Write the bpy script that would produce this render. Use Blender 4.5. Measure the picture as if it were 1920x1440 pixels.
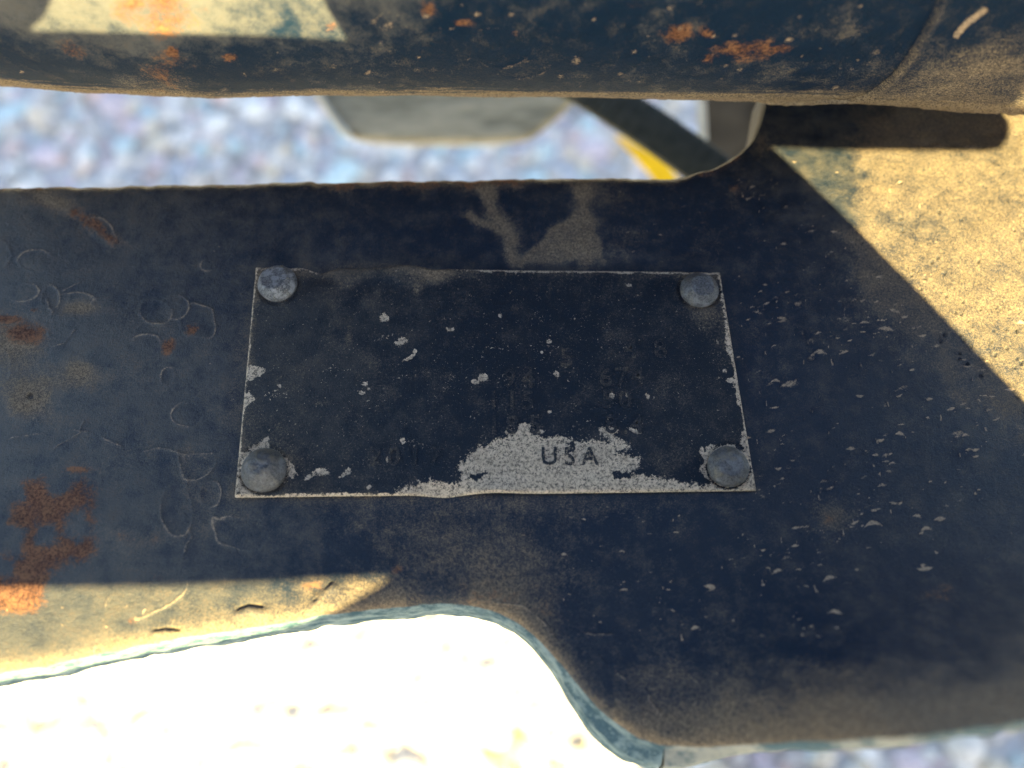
import bpy, bmesh, math, random
import numpy as np
from mathutils import Vector, Matrix

for o in list(bpy.data.objects):
    bpy.data.objects.remove(o)
sc = bpy.context.scene
COL = sc.collection

# ------------------------------------------------------------------ camera
FPX = 1442.0                       # focal length in pixels of a 1920 px wide frame
TILT = math.radians(22.0)
H = 0.1745                         # camera height over the steel plate (m)
cam_d = bpy.data.cameras.new('camera')
cam = bpy.data.objects.new('camera', cam_d)
COL.objects.link(cam)
cam.location = (0, 0, H)
cam.rotation_euler = (TILT, 0, 0)
cam_d.sensor_width = 36.0
cam_d.lens = FPX / 1920 * 36.0
cam_d.clip_start = 0.004
cam_d.clip_end = 200.0
cam_d.dof.use_dof = True
cam_d.dof.focus_distance = 0.187
cam_d.dof.aperture_fstop = 5.2
sc.camera = cam

# ------------------------------------------------------------------ light
SUN = Vector((0.22, -0.70, 0.64)).normalized()      # towards the sun
world = bpy.data.worlds.new('World')
sc.world = world
world.use_nodes = True
wn = world.node_tree.nodes
sky = wn.new('ShaderNodeTexSky')
sky.sky_type = 'NISHITA'
sky.sun_disc = False
sky.sun_elevation = math.asin(SUN.z)
sky.sun_rotation = math.atan2(SUN.x, SUN.y)
sky.air_density = 1.0
sky.dust_density = 0.7
wn['Background'].inputs['Strength'].default_value = 0.10
world.node_tree.links.new(sky.outputs[0], wn['Background'].inputs['Color'])
sd = bpy.data.lights.new('sun', 'SUN')
sd.energy = 4.9
sd.angle = math.radians(0.3)
sd.color = (1.0, 0.83, 0.38)
sun = bpy.data.objects.new('sun', sd)
COL.objects.link(sun)
sun.rotation_euler = (-SUN).to_track_quat('-Z', 'Y').to_euler()
sun.location = SUN * 3

sc.view_settings.view_transform = 'Standard'
sc.view_settings.look = 'None'
sc.view_settings.exposure = 3.12
sc.view_settings.gamma = 1.0
sc.render.engine = 'CYCLES'
sc.cycles.use_denoising = True
sc.cycles.max_bounces = 4

# ------------------------------------------------------------------ pixel <-> world
CT, ST = math.cos(TILT), math.sin(TILT)


def ray(u, v):
    u = np.asarray(u, float); v = np.asarray(v, float)
    a = (u - 960) / FPX; b = (720 - v) / FPX
    return a, b * CT + ST, b * ST - CT          # direction x, y, z (unit along the axis)


def at(u, v, z=0.0):
    """point of the horizontal plane z seen at photo pixel u, v"""
    dx, dy, dz = ray(u, v)
    t = (z - H) / dz
    return dx * t, dy * t, z + 0 * t


def at_depth(u, v, d):
    dx, dy, dz = ray(u, v)
    return Vector((float(dx * d), float(dy * d), float(H + dz * d)))


def project(x, y, z):
    zz = z - H
    fwd = y * ST - zz * CT
    up = y * CT + zz * ST
    return 960 + FPX * x / fwd, 720 - FPX * up / fwd


# ------------------------------------------------------------------ noise helpers (numpy)
def vnoise(x, y, seed=0):
    rng = np.random.RandomState(seed)
    tab = rng.rand(256, 256)
    xi = np.floor(x).astype(int); yi = np.floor(y).astype(int)
    fx = x - xi; fy = y - yi
    fx = fx * fx * (3 - 2 * fx); fy = fy * fy * (3 - 2 * fy)
    x0 = xi & 255; x1 = (xi + 1) & 255; y0 = yi & 255; y1 = (yi + 1) & 255
    a = tab[x0, y0] * (1 - fx) + tab[x1, y0] * fx
    b = tab[x0, y1] * (1 - fx) + tab[x1, y1] * fx
    return a * (1 - fy) + b * fy


def fbm(x, y, octv=4, seed=0):
    s = 0; a = 0.5; n = 0
    for k in range(octv):
        s = s + a * vnoise(x * 2 ** k + 17.3 * k, y * 2 ** k - 9.1 * k, seed + k); n += a; a *= 0.5
    return s / n


def sstep(a, b, x):
    t = np.clip((x - a) / (b - a), 0, 1)
    return t * t * (3 - 2 * t)


def seg_d(u, v, x0, y0, x1, y1):
    dx, dy = x1 - x0, y1 - y0
    t = np.clip(((u - x0) * dx + (v - y0) * dy) / (dx * dx + dy * dy + 1e-9), 0, 1)
    return np.hypot(u - x0 - t * dx, v - y0 - t * dy)


def line_d(u, v, pts):
    d = np.full(u.shape, 1e9)
    for a, b in zip(pts[:-1], pts[1:]):
        d = np.minimum(d, seg_d(u, v, a[0], a[1], b[0], b[1]))
    return d


def poly_sd(u, v, pts):
    """signed distance in pixels, positive inside"""
    d = np.full(u.shape, 1e9); ins = np.zeros(u.shape, bool)
    n = len(pts)
    for i in range(n):
        x0, y0 = pts[i]; x1, y1 = pts[(i + 1) % n]
        d = np.minimum(d, seg_d(u, v, x0, y0, x1, y1))
        if y0 != y1:
            c = ((y0 > v) != (y1 > v)) & (u < (x1 - x0) * (v - y0) / (y1 - y0) + x0)
            ins ^= c
    return np.where(ins, d, -d)


def ell(u, v, cu, cv, ru, rv, rot=0):
    c, s = math.cos(math.radians(rot)), math.sin(math.radians(rot))
    a = (u - cu) * c + (v - cv) * s; b = -(u - cu) * s + (v - cv) * c
    return np.sqrt((a / ru) ** 2 + (b / rv) ** 2)


# ------------------------------------------------------------------ mesh helpers
def tag(o, label, cat, group=None, kind=None):
    if label: o['label'] = label
    if cat: o['category'] = cat
    if group: o['group'] = group
    if kind: o['kind'] = kind
    return o


def empty(name, loc, label, cat, group=None):
    o = bpy.data.objects.new(name, None)
    o.empty_display_size = 0.02
    o.location = loc
    COL.objects.link(o)
    return tag(o, label, cat, group)


def link(name, me, mat, parent=None, smooth=True):
    if mat: me.materials.append(mat)
    o = bpy.data.objects.new(name, me)
    COL.objects.link(o)
    if smooth:
        me.polygons.foreach_set('use_smooth', np.ones(len(me.polygons), bool))
    if parent:
        o.parent = parent
        o.matrix_parent_inverse = Matrix.Translation(parent.location).inverted()
    return o


def mesh_np(name, co, quads):
    me = bpy.data.meshes.new(name)
    me.vertices.add(len(co)); me.vertices.foreach_set('co', np.asarray(co, np.float32).ravel())
    q = np.asarray(quads, np.int32)
    k = q.shape[1]
    me.loops.add(q.size); me.loops.foreach_set('vertex_index', q.ravel())
    me.polygons.add(len(q))
    me.polygons.foreach_set('loop_start', np.arange(len(q), dtype=np.int32) * k)
    me.polygons.foreach_set('loop_total', np.full(len(q), k, np.int32))
    me.update(calc_edges=True)
    return me


def grid_quads(ni, nj, flip=False):
    """ni columns x nj rows, index i*nj+j"""
    i, j = np.meshgrid(np.arange(ni - 1), np.arange(nj - 1), indexing='ij')
    a = i * nj + j; b = (i + 1) * nj + j
    q = np.stack([a, b, b + 1, a + 1], -1).reshape(-1, 4)
    return q[:, ::-1] if flip else q


def set_attr(me, name, r, g, b, a=None):
    n = len(me.vertices)
    at_ = me.attributes.new(name, 'FLOAT_COLOR', 'POINT')
    arr = np.ones((n, 4), np.float32)
    arr[:, 0] = np.ravel(r); arr[:, 1] = np.ravel(g); arr[:, 2] = np.ravel(b)
    if a is not None: arr[:, 3] = np.ravel(a)
    at_.data.foreach_set('color', arr.ravel())


# ------------------------------------------------------------------ materials
class NT:
    def __init__(s, name):
        s.m = bpy.data.materials.new(name); s.m.use_nodes = True
        s.t = s.m.node_tree; s.n = s.t.nodes; s.b = s.n['Principled BSDF']

    def put(s, sock, val):
        if isinstance(val, (int, float)): sock.default_value = val
        elif isinstance(val, tuple): sock.default_value = val if len(val) == len(sock.default_value) else val + (1,)
        else: s.t.links.new(val, sock)

    def math(s, op, a, b=0.0, c=0.0, clamp=False):
        n = s.n.new('ShaderNodeMath'); n.operation = op; n.use_clamp = clamp
        s.put(n.inputs[0], a); s.put(n.inputs[1], b); s.put(n.inputs[2], c)
        return n.outputs[0]

    def noise(s, scale, detail=5, rough=0.6, vec=None, dist=0.0):
        n = s.n.new('ShaderNodeTexNoise')
        n.inputs['Scale'].default_value = scale; n.inputs['Detail'].default_value = detail
        n.inputs['Roughness'].default_value = rough; n.inputs['Distortion'].default_value = dist
        s.t.links.new(vec if vec is not None else s.co(), n.inputs['Vector'])
        return n.outputs['Fac']

    def voro(s, scale, feat='F1', vec=None, out='Distance'):
        n = s.n.new('ShaderNodeTexVoronoi'); n.feature = feat
        n.inputs['Scale'].default_value = scale
        s.t.links.new(vec if vec is not None else s.co(), n.inputs['Vector'])
        return n.outputs[out]

    def co(s):
        if not hasattr(s, '_co'):
            s._co = s.n.new('ShaderNodeTexCoord').outputs['Object']
        return s._co

    def stretch(s, sx, sy, sz, rz=0):
        n = s.n.new('ShaderNodeMapping')
        n.inputs['Scale'].default_value = (sx, sy, sz); n.inputs['Rotation'].default_value = (0, 0, rz)
        s.t.links.new(s.co(), n.inputs['Vector']); return n.outputs[0]

    def attr(s, name):
        n = s.n.new('ShaderNodeAttribute'); n.attribute_name = name
        sp = s.n.new('ShaderNodeSeparateColor'); s.t.links.new(n.outputs['Color'], sp.inputs[0])
        return sp.outputs[0], sp.outputs[1], sp.outputs[2], n.outputs['Alpha']

    def ramp(s, x, lo, hi, a=0.0, b=1.0):
        n = s.n.new('ShaderNodeMapRange'); n.interpolation_type = 'SMOOTHSTEP'
        s.put(n.inputs['Value'], x); s.put(n.inputs['From Min'], lo); s.put(n.inputs['From Max'], hi)
        s.put(n.inputs['To Min'], a); s.put(n.inputs['To Max'], b)
        return n.outputs[0]

    def mix(s, f, a, b):
        n = s.n.new('ShaderNodeMix'); n.data_type = 'RGBA'
        s.put(n.inputs['Factor'], f); s.put(n.inputs['A'], a) if False else None
        s.put(n.inputs[6], a); s.put(n.inputs[7], b)
        return n.outputs[2]

    def bump(s, h, strength, dist, normal=None):
        n = s.n.new('ShaderNodeBump'); n.inputs['Strength'].default_value = strength
        n.inputs['Distance'].default_value = dist
        s.t.links.new(h, n.inputs['Height'])
        if normal is not None: s.t.links.new(normal, n.inputs['Normal'])
        return n.outputs[0]

    def out(s, color=None, rough=None, normal=None, metal=None, spec=None):
        if color is not None: s.put(s.b.inputs['Base Color'], color)
        if rough is not None: s.put(s.b.inputs['Roughness'], rough)
        if normal is not None: s.t.links.new(normal, s.b.inputs['Normal'])
        if metal is not None: s.put(s.b.inputs['Metallic'], metal)
        if spec is not None: s.put(s.b.inputs['Specular IOR Level'], spec)
        return s.m


def weathered(name, paint=(0.0042, 0.0125, 0.0270), chalk_c=(0.064, 0.062, 0.058), dust_c=(0.23, 0.170, 0.106),
              dust_d=(0.072, 0.055, 0.043), bare_c=(0.40, 0.285, 0.18), bare_grit=0.5, paint_rough=0.42, flo=0.30, fhi=0.78, spec=0.20, speck=0.6, bk=0.8):
    """old dark paint; attribute A = rust, dust, bare/flake, chalk"""
    m = NT(name)
    rust, dust, bare, chalk = m.attr('A')
    mid = m.noise(190, 8, 0.68)            # 5 mm blotches down to fine
    fine = m.noise(1500, 4, 0.75)          # 0.7 mm
    grain = m.noise(4200, 2, 0.7)          # 0.25 mm
    c = lambda n, k: m.math('MULTIPLY', m.math('SUBTRACT', n, 0.5), k)
    add = lambda *q: q[0] if len(q) == 1 else m.math('ADD', q[0], add(*q[1:]))
    # paint, fading to chalky grey
    col = m.mix(m.ramp(add(chalk, c(mid, 2.0), c(grain, 1.3)), 0.05, 1.05), paint, chalk_c)
    # specks of dust everywhere
    col = m.mix(m.ramp(add(grain, c(mid, 0.9), c(fine, 0.5)), 0.55, 0.74, 0.0, speck), col, dust_d)
    # dust film
    df = m.ramp(add(dust, c(mid, 0.8), c(grain, 1.0), c(fine, 0.7)), 0.10, 1.0)
    df = m.math('MULTIPLY', df, m.ramp(dust, 0.0, 0.15))
    dcol = m.mix(m.ramp(add(grain, c(fine, 0.8)), 0.32, 0.66), dust_d, dust_c)
    col = m.mix(df, col, dcol)
    # rust
    rf = m.ramp(add(rust, c(mid, 2.0), c(fine, 1.0)), 0.30, 0.86)
    rf = m.math('MULTIPLY', rf, m.ramp(rust, 0.08, 0.35))
    rc = m.mix(m.ramp(add(fine, c(grain, 0.6)), 0.36, 0.64), (0.055, 0.026, 0.018), (0.17, 0.075, 0.040))
    rc = m.mix(m.ramp(add(mid, c(fine, 0.5)), 0.47, 0.68, 0.0, 0.9), rc, (0.215, 0.105, 0.054))
    col = m.mix(rf, col, rc)
    # bare / flaked spots
    bf = m.ramp(add(bare, c(fine, bk), c(grain, bk * 0.6)), flo, fhi)
    bc = m.mix(m.ramp(add(grain, c(fine, 1.3)), 0.36, 0.54, 1.0 - bare_grit, 1.0), (0.055, 0.050, 0.045), bare_c)
    bc = m.mix(m.ramp(mid, 0.48, 0.70, 0, 0.5), bc, (0.24, 0.185, 0.13))
    col = m.mix(bf, col, bc)
    rough = m.ramp(m.math('MAXIMUM', m.math('MAXIMUM', df, rf), bf), 0.0, 1.0, paint_rough, 0.92)
    rough = add(rough, c(mid, 0.5))
    hn = m.noise(1100, 5, 0.82)
    nb = m.bump(hn, 0.7, 0.0006)
    return m.out(col, rough, nb, 0.0, spec)


def simple(name, c0, c1, scale, rough=0.6, bump=0.3, bdist=0.001, metal=0.0, stretch=None, lo=0.35, hi=0.65):
    m = NT(name)
    v = m.stretch(*stretch) if stretch else None
    n1 = m.noise(scale, 6, 0.65, v)
    n2 = m.noise(scale * 7, 4, 0.65, v)
    f = m.math('ADD', m.math('MULTIPLY', n1, 0.7), m.math('MULTIPLY', n2, 0.3))
    col = m.mix(m.ramp(f, lo, hi), c0, c1)
    return m.out(col, m.ramp(n2, 0.3, 0.7, rough - 0.1, rough + 0.1), m.bump(f, bump, bdist), metal, 0.2)


M_BODY = weathered('weathered_black_paint')
M_PLATE = weathered('data_plate_paint', paint=(0.0028, 0.0085, 0.0170), chalk_c=(0.036, 0.036, 0.035),
                    bare_c=(0.60, 0.46, 0.31), bare_grit=0.9, flo=0.42, fhi=0.58, bk=2.2)
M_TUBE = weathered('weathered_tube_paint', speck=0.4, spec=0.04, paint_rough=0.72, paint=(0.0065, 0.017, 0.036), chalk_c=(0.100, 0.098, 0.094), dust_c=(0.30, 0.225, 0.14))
M_EDGE = simple('pale_blue_worn_edge', (0.035, 0.075, 0.095), (0.17, 0.225, 0.225), 420, 0.75, 0.9, 0.0010, stretch=(0.5, 0.7, 1.5), lo=0.42, hi=0.58)
M_PAN = simple('beige_pan_paint', (0.10, 0.088, 0.055), (0.27, 0.225, 0.145), 18, 0.5, 0.4, 0.003, stretch=(1, 5, 5))
M_STRAP = simple('black_rubber_webbing', (0.016, 0.017, 0.013), (0.036, 0.036, 0.028), 220, 0.75, 0.3)
M_YEL = simple('yellow_paint', (0.62, 0.36, 0.008), (0.78, 0.47, 0.012), 40, 0.4, 0.2)
M_POST = simple('dull_brown_steel', (0.035, 0.026, 0.015), (0.065, 0.048, 0.028), 60, 0.9, 0.4)
M_FLANGE = simple('cream_flange', (0.30, 0.26, 0.19), (0.42, 0.37, 0.27), 60, 0.6, 0.3)
M_EDGE2 = simple('cream_worn_edge', (0.05, 0.085, 0.10), (0.24, 0.235, 0.20), 70, 0.85, 0.6, 0.0015, lo=0.42, hi=0.58)
M_STEEL = simple('dark_machine_steel', (0.02, 0.022, 0.025), (0.06, 0.055, 0.05), 30, 0.6, 0.3)


def rivet_mat():
    m = NT('corroded_rivet_metal')
    grit, tan, dark, _ = m.attr('A')
    n1 = m.noise(2400, 4, 0.75); n2 = m.noise(420, 6, 0.65); n3 = m.noise(5200, 2, 0.6)
    col = m.mix(m.ramp(n1, 0.42, 0.57), (0.040, 0.039, 0.038), (0.15, 0.142, 0.135))
    col = m.mix(m.ramp(n2, 0.48, 0.60, 0.0, 0.7), col, (0.26, 0.25, 0.24))
    tf = m.ramp(m.math('ADD', tan, m.math('MULTIPLY', m.math('SUBTRACT', n1, 0.5), 1.1)), 0.35, 0.75)
    col = m.mix(tf, col, (0.20, 0.16, 0.105))
    col = m.mix(m.ramp(n3, 0.54, 0.66, 0.0, 0.7), col, (0.04, 0.036, 0.032))
    col = m.mix(dark, col, (0.03, 0.027, 0.025))
    h = m.math('ADD', n1, m.math('MULTIPLY', n2, 0.8))
    return m.out(col, m.ramp(n2, 0.3, 0.7, 0.42, 0.68), m.bump(h, 0.4, 0.0004), 0.1, 0.5)


M_RIVET = rivet_mat()

# ------------------------------------------------------------------ ground: sheet and loose gravel
GZ = -0.62


def gravel_mat():
    m = NT('gravel_stone')
    n = m.n.new('ShaderNodeAttribute'); n.attribute_name = 'A'
    n1 = m.noise(60, 5, 0.65); n2 = m.noise(420, 4, 0.7)
    f = m.math('ADD', m.math('MULTIPLY', n1, 0.5), m.math('MULTIPLY', n2, 0.5))
    mixn = m.n.new('ShaderNodeMix'); mixn.data_type = 'RGBA'; mixn.blend_type = 'MULTIPLY'
    mixn.inputs['Factor'].default_value = 1.0
    m.t.links.new(n.outputs['Color'], mixn.inputs[6])
    m.t.links.new(m.mix(m.ramp(f, 0.3, 0.7), (0.6, 0.6, 0.62), (1, 1, 1)), mixn.inputs[7])
    return m.out(mixn.outputs[2], 0.85, m.bump(f, 0.5, 0.002))


def ground_mat():
    m = NT('gravel_bed')
    n1 = m.noise(25, 6, 0.65)
    v = m.voro(55, out='Color')
    sp = m.n.new('ShaderNodeSeparateColor'); m.t.links.new(v, sp.inputs[0])
    col = m.mix(sp.outputs[0], (0.36, 0.33, 0.29), (0.52, 0.48, 0.42))
    col = m.mix(m.ramp(n1, 0.35, 0.65, 0.0, 0.6), col, (0.44, 0.39, 0.33))
    return m.out(col, 0.95, m.bump(m.voro(55), 0.8, 0.01))


gx = 30.0
me = mesh_np('ground', [(-gx, -gx, GZ), (gx, -gx, GZ), (gx, gx, GZ), (-gx, gx, GZ)], [(0, 1, 2, 3)])
tag(link('ground', me, ground_mat(), smooth=False), 'blurred pale gravel yard below the steel frame', 'ground', kind='structure')


def build_gravel():
    rng = np.random.RandomState(5)
    bm = bmesh.new(); bmesh.ops.create_icosphere(bm, subdivisions=2, radius=1.0)
    base = np.array([v.co[:] for v in bm.verts]); tri = np.array([[v.index for v in f.verts] for f in bm.faces]); bm.free()
    cos, tris, cols = [], [], []
    off = 0
    boxes = [(-0.85, 0.80, 0.42, 1.00, 4600), (-0.75, 0.75, -0.22, 0.16, 2400)]
    pal = np.array([(0.44, 0.38, 0.32), (0.52, 0.45, 0.37), (0.33, 0.29, 0.26), (0.50, 0.31, 0.25),
                    (0.33, 0.41, 0.38), (0.64, 0.56, 0.46), (0.50, 0.38, 0.25), (0.22, 0.20, 0.18), (0.40, 0.30, 0.30)])
    for x0, x1, y0, y1, n in boxes:
        xs = rng.uniform(x0, x1, n); ys = rng.uniform(y0, y1, n)
        for x, y in zip(xs, ys):
            r = rng.uniform(0.006, 0.015) * (1.6 if rng.rand() < 0.08 else 1)
            s = np.array([rng.uniform(.8, 1.3), rng.uniform(.7, 1.1), rng.uniform(.5, .8)]) * r
            d = rng.normal(size=(5, 3)); d /= np.linalg.norm(d, axis=1)[:, None]
            p = base.copy()
            for k in range(5):                               # knock facets off
                t = p @ d[k]; lim = rng.uniform(0.55, 0.85)
                p -= np.maximum(t - lim, 0)[:, None] * d[k][None]
            p = p * s
            a = rng.uniform(0, 6.28); c, sn = math.cos(a), math.sin(a)
            p = p @ np.array([[c, sn, 0], [-sn, c, 0], [0, 0, 1]])
            p += (x, y, GZ + s[2] * rng.uniform(0.0, 0.6))
            cos.append(p); tris.append(tri + off); off += len(p)
            u, v = project(x, y, GZ)
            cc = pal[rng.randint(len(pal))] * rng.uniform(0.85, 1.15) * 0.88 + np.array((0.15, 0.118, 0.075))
            if u < 1230 and v > 1100: cc = cc * 0.25 + np.array((0.68, 0.61, 0.50)) * 0.75  # paler stones inside the sunlit area, coloured so it burns out white
            if v > 1330 and u < 1230:
                if (abs(v - 1362) < 26 and 40 < u < 340 and rng.rand() < .8): cc = np.array((0.63, 0.56, 0.28))
                elif v > 1400 and 880 < u < 1130 and rng.rand() < .4: cc = np.array((0.55, 0.42, 0.15))
            cols.append(np.tile(cc, (len(p), 1)))
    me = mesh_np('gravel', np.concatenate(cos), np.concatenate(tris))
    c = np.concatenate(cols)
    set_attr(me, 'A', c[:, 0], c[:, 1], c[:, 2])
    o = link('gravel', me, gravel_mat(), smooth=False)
    tag(o, 'loose grey and pinkish gravel stones on the ground', 'gravel', kind='stuff')


build_gravel()

# ------------------------------------------------------------------ main steel plate
TOP = [(-260, 356), (-100, 352), (0, 348), (150, 345), (300, 342), (470, 339), (545, 336), (566, 334), (578, 331), (590, 337),
       (640, 337), (700, 334), (800, 333), (880, 334), (930, 331), (1050, 331), (1180, 330), (1270, 329), (1310, 325),
       (1340, 318), (1368, 304), (1392, 286), (1412, 266), (1426, 240), (1436, 205), (1446, 130), (2300, 130)]
BOT = [(-260, 1312), (-100, 1282), (0, 1262), (90, 1246), (200, 1222), (300, 1203), (400, 1186), (500, 1170), (620, 1150), (700, 1140),
       (780, 1133), (850, 1130), (905, 1136), (950, 1152), (990, 1178), (1025, 1212), (1060, 1255), (1095, 1298),
       (1130, 1335), (1165, 1365), (1200, 1386), (1245, 1398), (1325, 1400), (1420, 1388), (1500, 1374),
       (1700, 1345), (1920, 1318), (2300, 1280)]


def contour(pts):
    x, y, _ = at([p[0] for p in pts], [p[1] for p in pts])
    return np.array(x), np.array(y)


def resmooth(xs, x, y, w=0.0016):
    """interpolate and round the corners a little"""
    acc = 0
    for k in np.linspace(-1, 1, 9):
        acc = acc + np.interp(xs + k * w, x, y)
    return acc / 9


XS = np.linspace(-0.168, 0.176, 1330)
NR = 500
tx, ty = contour(TOP); bx_, by_ = contour(BOT)
YT = resmooth(XS, tx, ty, 0.0009) + (fbm(XS * 350, XS * 0, 3, 3) - 0.5) * 0.0006
YB = resmooth(XS, bx_, by_, 0.0030) + (fbm(XS * 260, XS * 0 + 4, 3, 9) - 0.5) * 0.0008


def flakes(u, v, out, hgt, n, box, seed, dens=None, Lr=(4, 14), rot=(-25, 5), amp=1.0):
    """little crescent shaped paint chips; u, v regular enough to window by index"""
    rng = np.random.RandomState(seed)
    for k in range(n):
        cu = rng.uniform(box[0], box[2]); cv = rng.uniform(box[1], box[3])
        if dens is not None and rng.rand() > dens(cu, cv): continue
        L = Lr[0] * 0.7 + (Lr[1] - Lr[0]) * rng.rand() ** 2.4
        w = L * rng.uniform(0.16, 0.34); kk = rng.uniform(-0.6, 1.0) * L * 0.7
        ci = np.searchsorted(colU, cu)
        i0 = np.searchsorted(colU, cu - 2 * L - 60); i1 = np.searchsorted(colU, cu + 2 * L + 60)
        U = u[i0:i1]; V = v[i0:i1]
        sel = (np.abs(U - cu) < 2 * L) & (np.abs(V - cv) < 2 * L)
        if not sel.any(): continue
        r = math.radians(rng.uniform(*rot)); c, s = math.cos(r), math.sin(r)
        uu = U[sel] - cu; vv = V[sel] - cv
        a = (uu * c + vv * s) / L; b = (-uu * s + vv * c) - kk * a * a
        m = 1 - np.maximum(np.abs(a) ** 1.5, 0) - np.abs(b) / (w * (1.1 + 0.5 * a))
        m = np.clip(0.35 + m * 1.1, 0, 1) * (0.35 + 0.65 * rng.rand() ** 1.6) * amp
        o = out[i0:i1]; o[sel] = np.maximum(o[sel], m)
        h = hgt[i0:i1]; h[sel] += m * 0.00012 * np.sign(rng.rand() - 0.3)


def ring(u, v, cu, cv, ru, rv, rot, w=3.0, wob=0.12, seed=0):
    e = ell(u, v, cu, cv, ru, rv, rot)
    e = e + (fbm(u * 0.03, v * 0.03, 2, seed) - 0.5) * wob * 2
    d = (e - 1) * min(ru, rv)
    return np.exp(-(d / w) ** 2), e


colU = None


def build_body():
    global colU
    t = np.linspace(0, 1, NR)
    X = np.repeat(XS[:, None], NR, 1)
    Y = YB[:, None] + t[None] * (YT - YB)[:, None]
    u, v = project(X, Y, np.zeros_like(X))
    colU = u[:, 250].copy()
    hgt = np.zeros_like(X)
    # ---- noise fields in pixel space
    nA = fbm(u / 90, v / 90, 5, 11); nB = fbm(u / 30, v / 30, 4, 21); nC = fbm(u / 220, v / 220, 4, 31)
    nS = fbm((u + v * .3) / 160, (v - u * .15) / 40, 4, 41)
    rust = np.zeros_like(X); dust = np.zeros_like(X); flake = np.zeros_like(X)
    # chalky faded paint: strong at left, fading into clean navy at right
    chalk = 0.62 * (1 - sstep(150, 900, u + (nA - .5) * 500)) + 0.16
    chalk += 0.25 * sstep(1500, 1850, u) * sstep(500, 900, v)
    chalk += (nC - .5) * 0.5 + (nA - .5) * 0.5 * (1 - sstep(300, 900, u))
    chalk += 0.28 * np.exp(-((v - (495 + 0)) / 25) ** 2) * ((u > 560) & (u < 1420))
    # ---- dust film
    dust += 0.55 * sstep(1150, 1350, v + (nA - .5) * 160 + np.where(u < 1150, -500, 0)) * sstep(1000, 1300, u)
    dust += 0.45 * np.exp(-ell(u, v, 860, 1050, 230, 120, 10) ** 2)
    dust += 0.36 * np.exp(-ell(u, v, 950, 1150, 90, 130, 40) ** 2)
    dust += 0.30 * np.exp(-ell(u, v, 1000, 945, 230, 26, 0) ** 2)
    dust += 0.22 * np.exp(-((u - 435 - (930 - v) * .09) / 26) ** 2) * sstep(480, 560, v) * (1 - sstep(930, 990, v))
    dust += 0.42 * np.exp(-ell(u, v, 700, 500, 160, 14, 0) ** 2)
    # dust along both rims
    dB = (Y - YB[:, None]) / 0.00013; dT = (YT[:, None] - Y) / 0.00013      # ~ pixels from the rims
    dust += 0.40 * np.exp(-(dB / 45) ** 2) * (u > 880)
    dust += 0.30 * np.exp(-(dT / 22) ** 2) * (u < 1290)
    # the big run of tan dust above the data plate
    warp_u = u + (nB - .5) * 26; warp_v = v + (nA - .5) * 30
    st = np.minimum(line_d(warp_u, warp_v, [(912, 350), (925, 392), (950, 432), (962, 492)]) / 17,
                    line_d(warp_u, warp_v, [(878, 398), (905, 415), (945, 432)]) / 11)
    st = np.minimum(st, line_d(warp_u, warp_v, [(1096, 352), (1096, 420), (1100, 492)]) / 21)
    st = np.minimum(st, line_d(warp_u, warp_v, [(975, 500), (1030, 440), (1090, 385)]) / 9)
    tri_ = poly_sd(warp_u, warp_v, [(960, 498), (1015, 462), (1080, 392), (1105, 400), (1135, 496)])
    dust += 0.82 * np.maximum(np.exp(-st ** 2), sstep(-8, 8, tri_) * 0.88)
    dust += 0.28 * sstep(0.45, 0.8, fbm(u / 60, v / 90, 4, 55)) * (v < 500) * (u > 1120) * (u < 1420)
    # sunlit right wing is caked with dust, thinner near its left corner
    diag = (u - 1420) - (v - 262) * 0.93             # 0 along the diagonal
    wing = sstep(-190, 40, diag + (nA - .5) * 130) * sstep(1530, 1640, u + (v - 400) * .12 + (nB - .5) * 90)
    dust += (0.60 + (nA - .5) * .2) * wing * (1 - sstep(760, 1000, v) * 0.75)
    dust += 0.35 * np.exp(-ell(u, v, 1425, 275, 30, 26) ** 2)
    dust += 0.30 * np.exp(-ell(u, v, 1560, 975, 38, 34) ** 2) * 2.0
    chalk += 0.4 * sstep(-190, 60, diag + (nA - .5) * 130) * (1 - sstep(700, 950, v))  # paler tone graded across the shadow diagonal, painting the lit side brighter
    # lower left lit strip
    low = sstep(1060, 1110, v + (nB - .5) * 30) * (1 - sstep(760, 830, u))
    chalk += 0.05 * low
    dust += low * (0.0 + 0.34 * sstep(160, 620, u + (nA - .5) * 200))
    dust += 0.50 * np.exp(-(dB / 26) ** 2) * (u < 760)
    dust += (nC - .5) * 0.25 + (nS - .5) * 0.34 + 0.10 * (1 - sstep(250, 600, u))
    # pale grey blooms on the left
    for cu, cv, ru, rv, a in ((55, 745, 40, 34, 1.0), (120, 720, 50, 22, .32), (145, 578, 30, 13, .85), (60, 360, 70, 18, .3),
                              (30, 640, 52, 42, .8), (410, 975, 52, 34, .25), (360, 900, 34, 60, .3), (150, 695, 30, 22, .7),
                              (250, 1010, 70, 24, .3), (560, 930, 200, 16, .25), (90, 380, 60, 10, .35)):
        dust += a * np.exp(-ell(u + (nB - .5) * 20, v, cu, cv, ru, rv) ** 2)
    # ---- rust
    big = poly_sd(u + (nB - .5) * 26, v + (nA - .5) * 20,
                  [(45, 910), (80, 898), (95, 930), (120, 925), (150, 892), (180, 905), (178, 975), (170, 1000), (178, 1035), (165, 1052),
                   (130, 1058), (90, 1075), (82, 1120), (60, 1145), (0, 1150), (-60, 1140), (-40, 1085), (35, 1080), (10, 1045), (48, 1038), (46, 990), (15, 975), (20, 945), (42, 935)])
    isl = np.maximum(poly_sd(u + (nB - .5) * 14, v, [(120, 985), (140, 955), (162, 965), (170, 1000), (150, 1010), (115, 1000)]),
                     poly_sd(u + (nB - .5) * 14, v, [(66, 985), (100, 985), (110, 1020), (70, 1028)]))
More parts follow.
